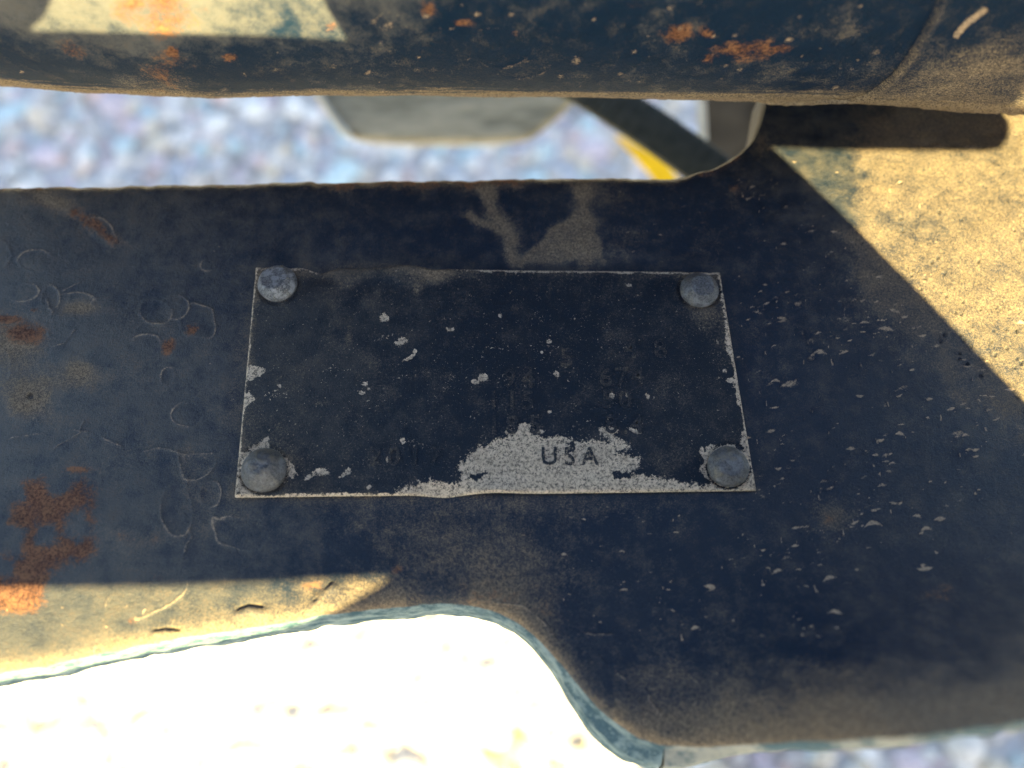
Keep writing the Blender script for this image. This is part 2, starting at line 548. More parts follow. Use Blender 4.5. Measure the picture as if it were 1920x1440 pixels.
    rust = np.maximum(rust, 0.95 * sstep(-30, 24, np.minimum(big, -isl)))
    rust = np.maximum(rust, 0.80 * np.exp(-(line_d(u + (nB - .5) * 14, v + (nB - .5) * 22, [(140, 400), (172, 420), (214, 452)]) / 14) ** 2))
    dust += 0.5 * np.exp(-(line_d(u, v + (nB - .5) * 10, [(75, 362), (130, 395), (225, 455)]) / 15) ** 2)
    for cu, cv, ru, rv, a in ((48, 625, 40, 22, 1.05), (15, 598, 34, 10, .95), (62, 580, 16, 6, .7), (318, 652, 18, 16, .95), (360, 618, 20, 14, .75),
                              (150, 880, 40, 9, .6), (1555, 978, 24, 20, .42), (250, 1010, 60, 18, .42), (590, 1100, 28, 12, .45),
                              (300, 1085, 24, 12, .5), (245, 1166, 16, 10, .65), (740, 1066, 30, 12, .5), (1285, 1040, 30, 16, .30),
                              (1730, 1120, 50, 30, .34), (1380, 345, 25, 18, .4)):
        rust = np.maximum(rust, a * np.exp(-ell(u + (nB - .5) * 16, v + (nA - .5) * 12, cu, cv, ru, rv) ** 2))
    rtop = np.exp(-((dT + 6) / 34) ** 2) * sstep(540, 600, u) * (1 - sstep(960, 1040, u))
    rust = np.maximum(rust, 0.72 * rtop); dust += 0.6 * rtop
    rtop = np.exp(-((dT) / 16) ** 2) * (u < 1400)
    rust = np.maximum(rust, 0.44 * rtop)
    # soft brown tint in the bend under the data plate
    rust = np.maximum(rust, 0.34 * np.exp(-ell(u, v, 930, 1110, 190, 60, 12) ** 2))
    # ---- blister rings: raised lips of old paint
    k = 0
    for cu, cv, ru, rv, rot in ((66, 488, 30, 21, 0), (-4, 478, 26, 28, 0), (388, 497, 15, 12, 0), (292, 582, 30, 22, 20), (326, 576, 26, 22, 0),
                                (372, 603, 37, 30, 20), (275, 640, 25, 14, 0), (315, 705, 15, 17, 0), (350, 780, 30, 24, 0), (368, 862, 40, 36, 30),
                                (40, 548, 32, 16, 0), (95, 555, 16, 24, 0), (140, 560, 34, 12, 0), (0, 690, 24, 34, 0), (455, 1000, 56, 34, 10),
                                (330, 958, 30, 50, 0), (300, 1120, 60, 22, -30), (395, 925, 20, 26, 0), (190, 430, 34, 18, 40)):
        k += 1
        rg, e = ring(u, v, cu, cv, ru, rv, rot, 2.4, 0.24, 60 + k)
        ang = np.arctan2(v - cv, u - cu)
        part = 0.45 + 0.55 * sstep(-0.5, 0.7, np.cos(ang + 0.8 + k))
        flake = np.maximum(flake, 0.56 * rg * part)
        chalk += 0.25 * rg * part
        hgt += rg * part * 0.00014 + (0.00016 if k % 2 else -0.00010) * (1 - sstep(0.5, 1.05, e)) * (0.4 + nB)
    # long cracked paint contours
    for pts, w in (([(0, 828), (60, 812), (100, 815), (140, 805), (185, 815), (235, 838), (270, 842), (300, 838), (350, 850), (440, 850)], 3.0),
                   ([(345, 850), (352, 900), (330, 945), (342, 960), (360, 1000), (345, 1040)], 2.6),
                   ([(170, 1250), (190, 1160), (210, 1110), (200, 1085)], 3.0),
                   ([(930, 1130), (985, 1140), (1020, 1165), (1040, 1195)], 3.5), ([(1040, 1195), (1090, 1188), (1150, 1190)], 2.6),
                   ([(1110, 1218), (1150, 1260), (1215, 1302), (1222, 1318), (1250, 1350)], 4.0),
                   ([(100, 840), (150, 812), (160, 790)], 2.0), ([(120, 545), (150, 530)], 2.2), ([(85, 655), (120, 645), (142, 620)], 2.5),
                   ([(90, 560), (100, 585), (85, 610), (95, 635)], 2.5), ([(1290, 1268), (1318, 1290), (1300, 1322)], 3.5)):
        d = line_d(u + (nB - .5) * 16, v + (nA - .5) * 16, pts)
        g = np.exp(-(d / w) ** 2)
        g = g * sstep(.30, .58, nB); flake = np.maximum(flake, 0.50 * g); hgt += g * 0.00016
    # open cracks in the lit strip, a lifted scab
    for pts in ([(590, 1125), (600, 1108), (622, 1092)], [(447, 1142), (466, 1134), (492, 1138)], [(290, 1180), (310, 1178), (335, 1181)],
                [(720, 610), (722, 612)]):
        d = line_d(u + (nB - .5) * 10, v + (nB - .5) * 10, pts)
        hgt -= np.exp(-(d / 2.4) ** 2) * 0.0007 * sstep(.3, .6, nB)
        hgt += np.exp(-(line_d(u, v - 10, pts) / 9) ** 2) * 0.0006
    # ---- chips
    def dens_r(cu, cv):
        d = (cu - 1420) - (cv - 262) * 0.93
        return (1 if cv < 1120 else 0.35) * (0.2 if d > 0 else 1) * (0.25 + 0.75 * float(fbm(np.array([cu / 90.]), np.array([cv / 60.]), 2, 5)[0] > 0.47))
    flakes(u, v, flake, hgt, 1100, (1380, 300, 1930, 1130), 3, dens_r, (3, 13), (-25, 8), 1.0)
    flakes(u, v, flake, hgt, 150, (1440, 520, 1930, 1090), 33, dens_r, (6, 24), (-22, 5), 1.3)
    flakes(u, v, flake, hgt, 120, (1050, 950, 1560, 1200), 4, None, (4, 16), (-30, 20), 1.0)
    flakes(u, v, flake, hgt, 110, (1100, 1180, 1900, 1330), 6, None, (2, 5), (-90, 90), 0.85)
    flakes(u, v, flake, hgt, 160, (0, 360, 900, 480), 8, None, (2, 6), (-40, 40), 0.6)
    flakes(u, v, flake, hgt, 200, (0, 480, 440, 1060), 9, None, (2, 7), (-60, 60), 0.62)
    flakes(u, v, flake, hgt, 120, (0, 1120, 330, 1250), 10, None, (4, 13), (-70, -20), 0.8)
    flakes(u, v, flake, hgt, 90, (400, 950, 1000, 1080), 12, None, (2, 6), (-30, 30), 0.6)
    flakes(u, v, flake, hgt, 160, (1150, 340, 1420, 500), 13, None, (3, 9), (-30, 10), 0.55)
    # ---- pits in the caked dust
    rng = np.random.RandomState(8)
    for q in range(260):
        cu = rng.uniform(1560, 1960); cv = rng.uniform(300, 900)
        d = (cu - 1420) - (cv - 262) * 0.93
        if d < -10 or rng.rand() > 0.25 + 0.75 * sstep(430, 650, cv): continue
        r = rng.uniform(1.8, 4.2)
        i0 = np.searchsorted(colU, cu - 70); i1 = np.searchsorted(colU, cu + 70)
        U = u[i0:i1]; V = v[i0:i1]
        sel = (np.abs(U - cu) < 3 * r) & (np.abs(V - cv) < 3 * r)
        e = np.hypot(U[sel] - cu, V[sel] - cv) / r
        h = hgt[i0:i1]; h[sel] -= 0.00045 * np.exp(-e ** 2) * rng.uniform(.5, 1); h[sel] += 0.00012 * np.exp(-(e - 1.5) ** 2 * 4)
        dd = dust[i0:i1]; dd[sel] -= 0.25 * np.exp(-e ** 2)
    hole, e = ring(u, v, 57, 743, 6, 6, 0); hgt -= 0.0006 * (1 - sstep(.6, 1.2, e)); dust -= 0.6 * (1 - sstep(.6, 1.2, e))
    # ---- broad relief
    hgt += (nC - .5) * 0.0012 + (nA - .5) * 0.00035 * (1 + 1.2 * np.clip(dust, 0, 1)) + rust * (nB - .4) * 0.0004
    hgt += (nB - .5) * 0.00012 * (1 + 4 * np.clip(dust, 0, 1))
    # flat bed under the data plate
    bed = sstep(-40, -5, poly_sd(u, v, [(480, 500), (1350, 509), (1418, 918), (440, 931)]))
    hgt = hgt * (1 - 0.85 * bed)
    # lower right rolls away from the viewer
    dBs = (Y - resmooth(XS, bx_, by_, 0.006)[:, None]) / 0.00013
    roll = sstep(1150, 1600, u) * np.clip(1 - dBs / 330, 0, 1)
    hgt += 0.036 * roll ** 2.0
    # softened rims
    hgt -= 0.0016 * np.exp(-(dB / 9)) + 0.0016 * np.exp(-(dT / 9)) * (1 - sstep(1270, 1320, u))
    Z = hgt
    co = np.stack([X, Y, Z], -1).reshape(-1, 3)
    me = mesh_np('face', co, grid_quads(len(XS), NR))
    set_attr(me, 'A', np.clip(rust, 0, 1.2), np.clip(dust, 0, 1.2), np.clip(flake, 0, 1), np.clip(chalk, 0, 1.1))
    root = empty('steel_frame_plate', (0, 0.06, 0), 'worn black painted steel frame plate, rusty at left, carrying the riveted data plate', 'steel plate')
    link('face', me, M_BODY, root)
    # ---- rim walls (the flame cut edges)
    def rim(name, Yc, Zc, side, depth, flare, mat, i0=0, i1=None):
        xs = XS[i0:i1:2]; y = Yc[i0:i1:2]; z0 = Zc[i0:i1:2]
        dx = np.gradient(xs); dy = np.gradient(y)
        ln = np.hypot(dx, dy); nx, ny = dy / ln * side, -dx / ln * side      # outward
        kk = np.ones(25) / 25
        nx = np.convolve(np.pad(nx, 12, 'edge'), kk, 'valid'); ny = np.convolve(np.pad(ny, 12, 'edge'), kk, 'valid')
        prof = [(0.0, 0.0), (0.0006, -0.0006), (0.0011, -0.0018)] + [(0.0011 + flare * s, -0.0018 - depth * s) for s in np.linspace(0.1, 1, 9)]
        prof += [(0.0011 + flare - 0.0015, -0.0018 - depth - 0.0012), (-0.006, -0.0018 - depth - 0.0012)]
        P = []
        uu, _ = project(xs, y, 0 * xs)
        gain = 1 + (2.4 * sstep(1000, 1200, uu) * (1 - 0.9 * sstep(1230, 1420, uu)) if side > 0 else 0 * uu)
        for a, dz in prof:
            wob = (fbm(xs * 200 + dz * 60, xs * 0 + dz * 500, 3, 5) - .5) * 0.0008 * (1 if a > 0.001 else 0)
            ag = a * gain if a > 0.0011 else a
            P.append(np.stack([xs + nx * (ag + wob), y + ny * (ag + wob), z0 + dz], -1))
        P = np.stack(P, 1)
        me = mesh_np(name, P.reshape(-1, 3), grid_quads(len(xs), len(prof), flip=(side > 0)))
        link(name, me, mat, root)
    ic = int(np.searchsorted(XS, at(1250, 1398)[0])) // 2 * 2 + 1
    rim('cut_edge', YB, Z[:, 0], 1, 0.0070, 0.0005, M_EDGE, 0, ic)
    rim('worn_edge', YB, Z[:, 0], 1, 0.0070, 0.0005, M_EDGE2, ic - 1)
    rim('inner_edge', YT, Z[:, -1], -1, 0.014, 0.0, M_STEEL)
    return root


build_body()

# ------------------------------------------------------------------ data plate
PT = 0.0013
Q = {'tl': (479, 500), 'tr': (1350, 509), 'br': (1419, 918), 'bl': (439, 931)}


def plate_xy(s, t):
    """s 0..1 left to right, t 0..1 bottom to top, on the plate's own plane"""
    c = {k: at(*p, PT)[:2] for k, p in Q.items()}
    x = (1 - t) * ((1 - s) * c['bl'][0] + s * c['br'][0]) + t * ((1 - s) * c['tl'][0] + s * c['tr'][0])
    y = (1 - t) * ((1 - s) * c['bl'][1] + s * c['br'][1]) + t * ((1 - s) * c['tl'][1] + s * c['tr'][1])
    return x, y


RIV = [(519, 529, 37, 1), (1312, 541, 35.5, 2), (493, 880, 42.5, 3), (1367, 873, 39, 4)]


def build_data_plate():
    ns, nt = 520, 262
    s, t = np.meshgrid(np.linspace(0, 1, ns), np.linspace(0, 1, nt), indexing='ij')
    X, Y = plate_xy(s, t)
    u, v = project(X, Y, np.full_like(X, PT))
    mm = 0.000125
    # dented, wavy rims
    topw = -11 * np.exp(-((u - 600) / 22) ** 2) + 5 * np.exp(-((u - 752) / 40) ** 2) - 3 * np.exp(-((u - 815) / 18) ** 2)
    botw = -5 * np.exp(-((u - 832) / 38) ** 2) + 3 * np.exp(-((u - 930) / 45) ** 2)
    Y = Y + topw * mm * sstep(0.86, 1, t) + botw * mm * (1 - sstep(0, 0.1, t))
    u, v = project(X, Y, np.full_like(X, PT))
    nA = fbm(u / 90, v / 90, 5, 111); nB = fbm(u / 24, v / 24, 4, 121); nC = fbm(u / 200, v / 200, 3, 131); nD = fbm(u / 9, v / 9, 3, 141)
    hgt = (nC - .5) * 0.0004 + (nA - .5) * 0.00012 + (nB - .5) * 0.00004
    hgt += -0.0005 * np.exp(-ell(u, v, 605, 515, 26, 20) ** 2) + 0.0010 * np.exp(-ell(u, v, 765, 506, 50, 20) ** 2)
    hgt += -0.0007 * np.exp(-ell(u, v, 832, 926, 46, 14) ** 2) + 0.0005 * np.exp(-ell(u, v, 930, 922, 46, 16) ** 2)
    # creases
    for pts, a, w in (([(730, 838), (722, 790), (755, 790)], -0.00010, 14), ([(756, 810), (762, 850)], .00012, 8),
                      ([(590, 670), (615, 678)], -.00010, 7), ([(640, 520), (700, 515), (790, 530)], .00018, 9)):
        hgt += a * np.exp(-(line_d(u, v, pts) / w) ** 2)
    bare = np.zeros_like(X); dust = np.zeros_like(X); rust = np.zeros_like(X)
    wu = u + (nB - .5) * 22 + (nD - .5) * 12; wv = v + (nA - .5) * 14 + (nD - .5) * 14
    def area(pts, soft=11, a=1.0):
        nonlocal bare
        bare = np.maximum(bare, a * sstep(-soft, soft, poly_sd(wu, wv, pts)))
    area([(748, 918), (800, 904), (862, 906), (860, 872), (880, 852), (925, 830), (965, 818), (975, 800), (990, 792), (1000, 815), (1020, 822),
          (1040, 816), (1060, 822), (1080, 826), (1110, 826), (1150, 828), (1125, 812), (1140, 800), (1158, 818), (1185, 838), (1150, 846), (1200, 860), (1196, 880), (1150, 888),
          (1228, 896), (1262, 906), (1320, 912), (1425, 912), (1425, 924), (1000, 932), (850, 940), (750, 932)])
    # islands of paint left in it
    for pts in ([(878, 896), (900, 886), (918, 888), (905, 897)], [(1143, 886), (1180, 884), (1184, 896), (1146, 896)], [(1058, 832), (1078, 830), (1080, 846), (1062, 850)]):
        bare *= 1 - sstep(-3, 3, poly_sd(wu, wv, pts))
    # right rim
    c_tr, c_br = Q['tr'], Q['br']
    dR = (1 - s) * 940; dL = s * 940; dTp = (1 - t) * 425; dBt = t * 425
    bare = np.maximum(bare, (1 - sstep(4, 15, dR + (nB - .5) * 26)) * (0.55 + 0.45 * sstep(560, 720, v)))
    bare = np.maximum(bare, 0.9 * (1 - sstep(2, 8, dTp + (nB - .5) * 10)) * np.maximum(sstep(820, 930, u), 1 - sstep(560, 620, u)))
    bare = np.maximum(bare, 0.8 * (1 - sstep(1, 5, dBt + (nB - .5) * 8)))
    bare = np.maximum(bare, 0.75 * (1 - sstep(1, 5, dL + (nB - .5) * 8)))
    # worn surrounds of the lower rivets and chips along the left rim
    area([(444, 930), (448, 852), (478, 835), (498, 824), (512, 842), (540, 858), (552, 875), (545, 900), (530, 905), (500, 925), (462, 932)], 4, 0.85)
    area([(1315, 842), (1340, 832), (1372, 826), (1380, 840), (1400, 846), (1425, 830), (1430, 925), (1310, 915), (1330, 905), (1312, 880)], 4, 0.95)
    area([(455, 684), (490, 686), (500, 694), (482, 704), (462, 712)], 3)
    area([(452, 738), (470, 734), (482, 748), (462, 762), (452, 765)], 3, .9)
    for cu, cv, ru, rv, rot in ((722, 596, 9, 9, 0), (752, 640, 12, 8, -20), (768, 668, 17, 3, -35), (778, 659, 6, 5, 0), (843, 618, 9, 5, 0), (686, 719, 6, 5, 0), (678, 735, 6, 4, 0), (692, 730, 4, 3, 0),
                                (905, 708, 10, 8, -20), (890, 716, 8, 5, 0), (1043, 701, 9, 4, 55), (605, 886, 13, 9, 0), (582, 894, 16, 3, -30), (645, 890, 14, 4, -30), (656, 884, 5, 7, 0),
                                (755, 827, 4, 8, 0), (727, 862, 4, 6, 0), (691, 914, 6, 5, -30), (1148, 744, 5, 7, 20), (1178, 740, 5, 6, 0), (1213, 742, 4, 6, 0), (1030, 770, 4, 3, 0), (938, 590, 4, 6, 0),
                                (1178, 533, 8, 4, 20), (985, 800, 14, 10, 0), (955, 812, 9, 6, 0), (1010, 808, 12, 5, 0), (1140, 806, 20, 7, 0), (1190, 806, 16, 4, 25), (1165, 826, 7, 5, 30), (1030, 640, 5, 4, 0),
                                (1360, 695, 6, 5, 0), (1370, 712, 10, 5, 0), (1015, 660, 3, 3, 0), (525, 724, 4, 3, 0)):
        bare = np.maximum(bare, 1.15 * (1 - sstep(0.2, 1.35, ell(wu * .4 + u * .6, wv * .4 + v * .6, cu, cv, ru, rv, rot))))
    # small curved chips, mostly right
    global colU
    colU = u[:, nt // 2].copy()
    fl = np.zeros_like(X)
    flakes(u, v, fl, hgt, 170, (880, 540, 1380, 830), 23, None, (3, 12), (-30, 5), 0.40)
    flakes(u, v, fl, hgt, 170, (480, 540, 1000, 900), 24, None, (2, 6), (-60, 30), 0.34)
    flakes(u, v, fl, hgt, 60, (480, 540, 1380, 900), 25, None, (14, 40), (-50, 20), 0.26)
    bare = np.maximum(bare, fl)
    hgt -= 0.00013 * sstep(0.3, 0.7, bare)
    # dust film
    dust += 0.02 + (nA - .5) * 0.42 + (nC - .5) * 0.2
    dust += 0.12 * (1 - sstep(450, 900, u)) + 0.55 * np.exp(-ell(u, v, 815, 515, 45, 22, -25) ** 2) + 0.4 * np.exp(-ell(u, v, 1030, 545, 8, 24, 10) ** 2)
    dust += 0.35 * np.exp(-((t - 1) / 0.05) ** 2) + 0.35 * np.exp(-(s / 0.014) ** 2)
    dust += 0.40 * np.exp(-ell(u, v, 1310, 590, 50, 35) ** 2) + 0.35 * np.exp(-ell(u, v, 1370, 640, 30, 60) ** 2)
    for ru_, rv_, rr, _ in RIV:
        rd = np.hypot(u - ru_, v - rv_)
        dust += 0.35 * np.exp(-(rd / (rr * 1.35)) ** 4)
        gro = np.exp(-((rd - rr - 2) / 4) ** 2); hgt -= 0.00035 * gro; bare *= 1 - 0.75 * gro * sstep(-.9, .4, (v - rv_) / rr)
    for cu, cv, ru, rv, a in ((655, 632, 8, 14, .4), (782, 548, 8, 9, .4), (605, 755, 20, 7, .4), (790, 700, 30, 14, .25), (840, 705, 14, 10, .35), (965, 580, 10, 12, .4)):
        dust += a * np.exp(-ell(u, v, cu, cv, ru, rv) ** 2)
    rust = 0.40 * np.exp(-ell(u, v, 1260, 528, 12, 8) ** 2) + 0.35 * np.exp(-ell(u, v, 1160, 885, 60, 14, -25) ** 2)
    chalk = 0.55 * (1 - sstep(480, 950, u + (nA - .5) * 300)) + 0.16 + (nC - .5) * 0.3
    chalk += 0.4 * np.exp(-(line_d(u, v, [(600, 508), (700, 512), (790, 508), (815, 520)]) / 10) ** 2)
    Z = PT + hgt
    rimd = np.minimum(np.minimum(dR, dL), np.minimum(dTp, dBt))
    Z = Z - 0.00035 * np.exp(-rimd / 2.2)
    co = np.stack([X, Y, Z], -1)
    # drop a skirt round the sheet so that it has its thickness
    me_co = co.reshape(-1, 3); quads = grid_quads(ns, nt)
    idx = np.arange(ns * nt).reshape(ns, nt)
    loop = np.concatenate([idx[:-1, 0], idx[-1, :-1], idx[:0:-1, -1], idx[0, :0:-1]])
    sk = me_co[loop].copy(); sk[:, 2] = -0.0022
    n0 = len(me_co); nl = len(loop); i = np.arange(nl)
    sq = np.stack([loop, n0 + i, n0 + (i + 1) % nl, np.roll(loop, -1)], -1)
    me = mesh_np('sheet', np.concatenate([me_co, sk]), np.concatenate([quads, sq]))
    pad = lambda a: np.concatenate([a.ravel(), a.ravel()[loop]])
    set_attr(me, 'A', pad(np.clip(rust, 0, 1)), pad(np.clip(dust, 0, 1)), pad(np.clip(bare, 0, 1.1)), pad(np.clip(chalk, 0, 1)))
    cx, cy = plate_xy(0.5, 0.5)
    root = empty('data_plate', (float(cx), float(cy), 0), 'small rectangular metal data plate with worn stamped lettering, held by four rivets', 'data plate')
    link('sheet', me, M_PLATE, root)
    # ---- rivets
    for (ru, rv, rr, sd_) in RIV:
        rng = np.random.RandomState(sd_)
        px, py, _ = at(ru, rv, 0.0022)
        R = rr * float(at(ru + 1, rv, .0015)[0] - at(ru, rv, .0015)[0])
        na, nr = 64, 26
        a, q = np.meshgrid(np.linspace(0, 2 * np.pi, na, endpoint=False), np.linspace(0, 1, nr), indexing='ij')
        prof_r = np.where(q < 0.9, R * np.minimum(q / 0.9, 1), R * (1 - (q - .9) * 0.25))
        hh = (0.0036, 0.0032, 0.0042, 0.0030)[sd_ - 1]
        prof_z = np.where(q < 0.9, 0.0006 + hh * (1 - np.minimum(q / 0.9, 1) ** 2.2), 0.0006 - 0.0020 * (q - .9) / .1)
        x = prof_r * np.cos(a); y = prof_r * np.sin(a)
        lump = (fbm(x * 900 + sd_ * 7, y * 900, 3, 200 + sd_) - .5)
        fac = 1 + 0.07 * (fbm(np.cos(a) * 1.3 + sd_ * 5, np.sin(a) * 1.3, 2, 220 + sd_) - .5)
        z = PT + prof_z + lump * 0.0007 * (q < .9)
        if sd_ == 1: z = np.minimum(z, PT + hh * 0.78 + (x * 0.12 - y * 0.10))     # hammered flat
        if sd_ == 2: z = np.minimum(z, PT + hh * 0.88 - x * 0.10)
        if sd_ == 4: z = np.minimum(z, PT + hh * 0.92 + y * 0.08)
        P = np.stack([px + x * fac, py + y * fac, z], -1)
        qd = []
        for ii in range(na):
            for jj in range(nr - 1):
                A = ii * nr + jj; B = ((ii + 1) % na) * nr + jj
                qd.append((A, A + 1, B + 1, B))
        me = mesh_np('rivet', P.reshape(-1, 3), qd)
        tan = np.clip((0.22, 0.25, 0.30, 0.42)[sd_ - 1] + (0.45 if sd_ == 3 else 0.15) * sstep(-0.4, 1, np.sin(a) * q) + lump * 0.8, 0, 1)
        set_attr(me, 'A', q, tan, q * 0 + (0.0, 0.35, 0.5, 0.4)[sd_ - 1])
        link('rivet', me, M_RIVET, root)
    # ---- stamped characters
    def text(body, u0, v0, hpx, mat, lift=0.00016, name='stamped_character', bare_=0.0):
        cu = bpy.data.curves.new('t', 'FONT'); cu.body = body; cu.size = 1.0
        cu.extrude = 0.5; cu.align_x = 'CENTER'; cu.align_y = 'CENTER'; cu.resolution_u = 3
        cu.offset = 0.012
        ob = bpy.data.objects.new('t', cu); COL.objects.link(ob)
        bpy.context.view_layer.update()
        me = bpy.data.meshes.new_from_object(ob.evaluated_get(bpy.context.evaluated_depsgraph_get()))
        bpy.data.objects.remove(ob)
        n = len(me.vertices); c = np.zeros(n * 3, np.float32); me.vertices.foreach_get('co', c); c = c.reshape(-1, 3)
        px, py, _ = at(u0, v0, PT)
        sc_ = float(at(u0, v0 - hpx, PT)[1] - py) / 0.70
        # local plate height
        k = np.argmin((u - u0) ** 2 + (v - v0) ** 2); z0 = Z.ravel()[k]
        c2 = np.empty_like(c)
        c2[:, 0] = px + c[:, 0] * sc_ * 0.95; c2[:, 1] = py + c[:, 1] * sc_
        c2[:, 2] = np.where(c[:, 2] > 0, z0 + lift, z0 - 0.0004)
        me.vertices.foreach_set('co', c2.ravel()); me.update()
        nv = len(me.vertices)
        set_attr(me, 'A', np.zeros(nv), np.full(nv, .22), np.full(nv, bare_), np.full(nv, .35))
        me.materials.clear()
        link(name, me, mat, root, smooth=False)
    for ch, u0, v0 in (('U', 1030, 857), ('S', 1068, 857), ('A', 1106, 857)):
        text(ch, u0, v0, 33, M_PLATE, 0.00024, bare_=0.22)
    for ch, u0, v0 in (('2', 703, 856), ('0', 738, 857), ('1', 778, 856), ('7', 816, 856),
                       ('1', 926, 798), ('8', 960, 798), ('5', 1003, 797), ('8', 1146, 797), ('.', 1172, 798), ('4', 1194, 797),
                       ('1', 925, 752), ('1', 960, 752), ('5', 990, 752), ('5', 1140, 750), ('0', 1172, 750), ('.', 1198, 752),
                       ('9', 955, 711), ('4', 990, 711), ('6', 1136, 709), ('7', 1166, 708), ('4', 1196, 708),
                       ('4', 1183, 656), ('8', 1238, 655), ('5', 1062, 672)):
        text(ch, u0, v0, 34, M_PLATE, 0.00016)
    text('9', 1316, 866, 15, M_PLATE, 0.0001)


build_data_plate()

# ------------------------------------------------------------------ the tube across the top
TUBE_R = 0.062
SIL = [(-260, 150), (0, 160), (60, 167), (150, 172), (300, 178), (400, 184), (470, 181), (600, 178), (800, 178), (1100, 182), (1400, 187),
       (1600, 186), (1700, 191), (1830, 200), (1920, 204), (2200, 208)]
TAN_Z = 0.012
sx_, sy_, _ = at([p[0] for p in SIL], [p[1] for p in SIL], TAN_Z)
SA = math.atan(float((720 - 180) / FPX)) + TILT                      # sight angle from straight down
NY, NZ = math.cos(SA), math.sin(SA)


def tube_center(x):
    yt = np.interp(x, sx_, sy_)
    return yt + TUBE_R * NY, TAN_Z + TUBE_R * NZ


def tube_hit(u, v):
    """point of the tube seen at a pixel"""
    dx, dy, dz = [float(q) for q in ray(u, v)]
    for t in np.linspace(0.05, 0.4, 3000):
        x, y, z = dx * t, dy * t, H + dz * t
        cy, cz = tube_center(x)
        if (y - cy) ** 2 + (z - cz) ** 2 < TUBE_R ** 2: return Vector((x, y, z))
    return Vector(at_depth(u, v, 0.2))


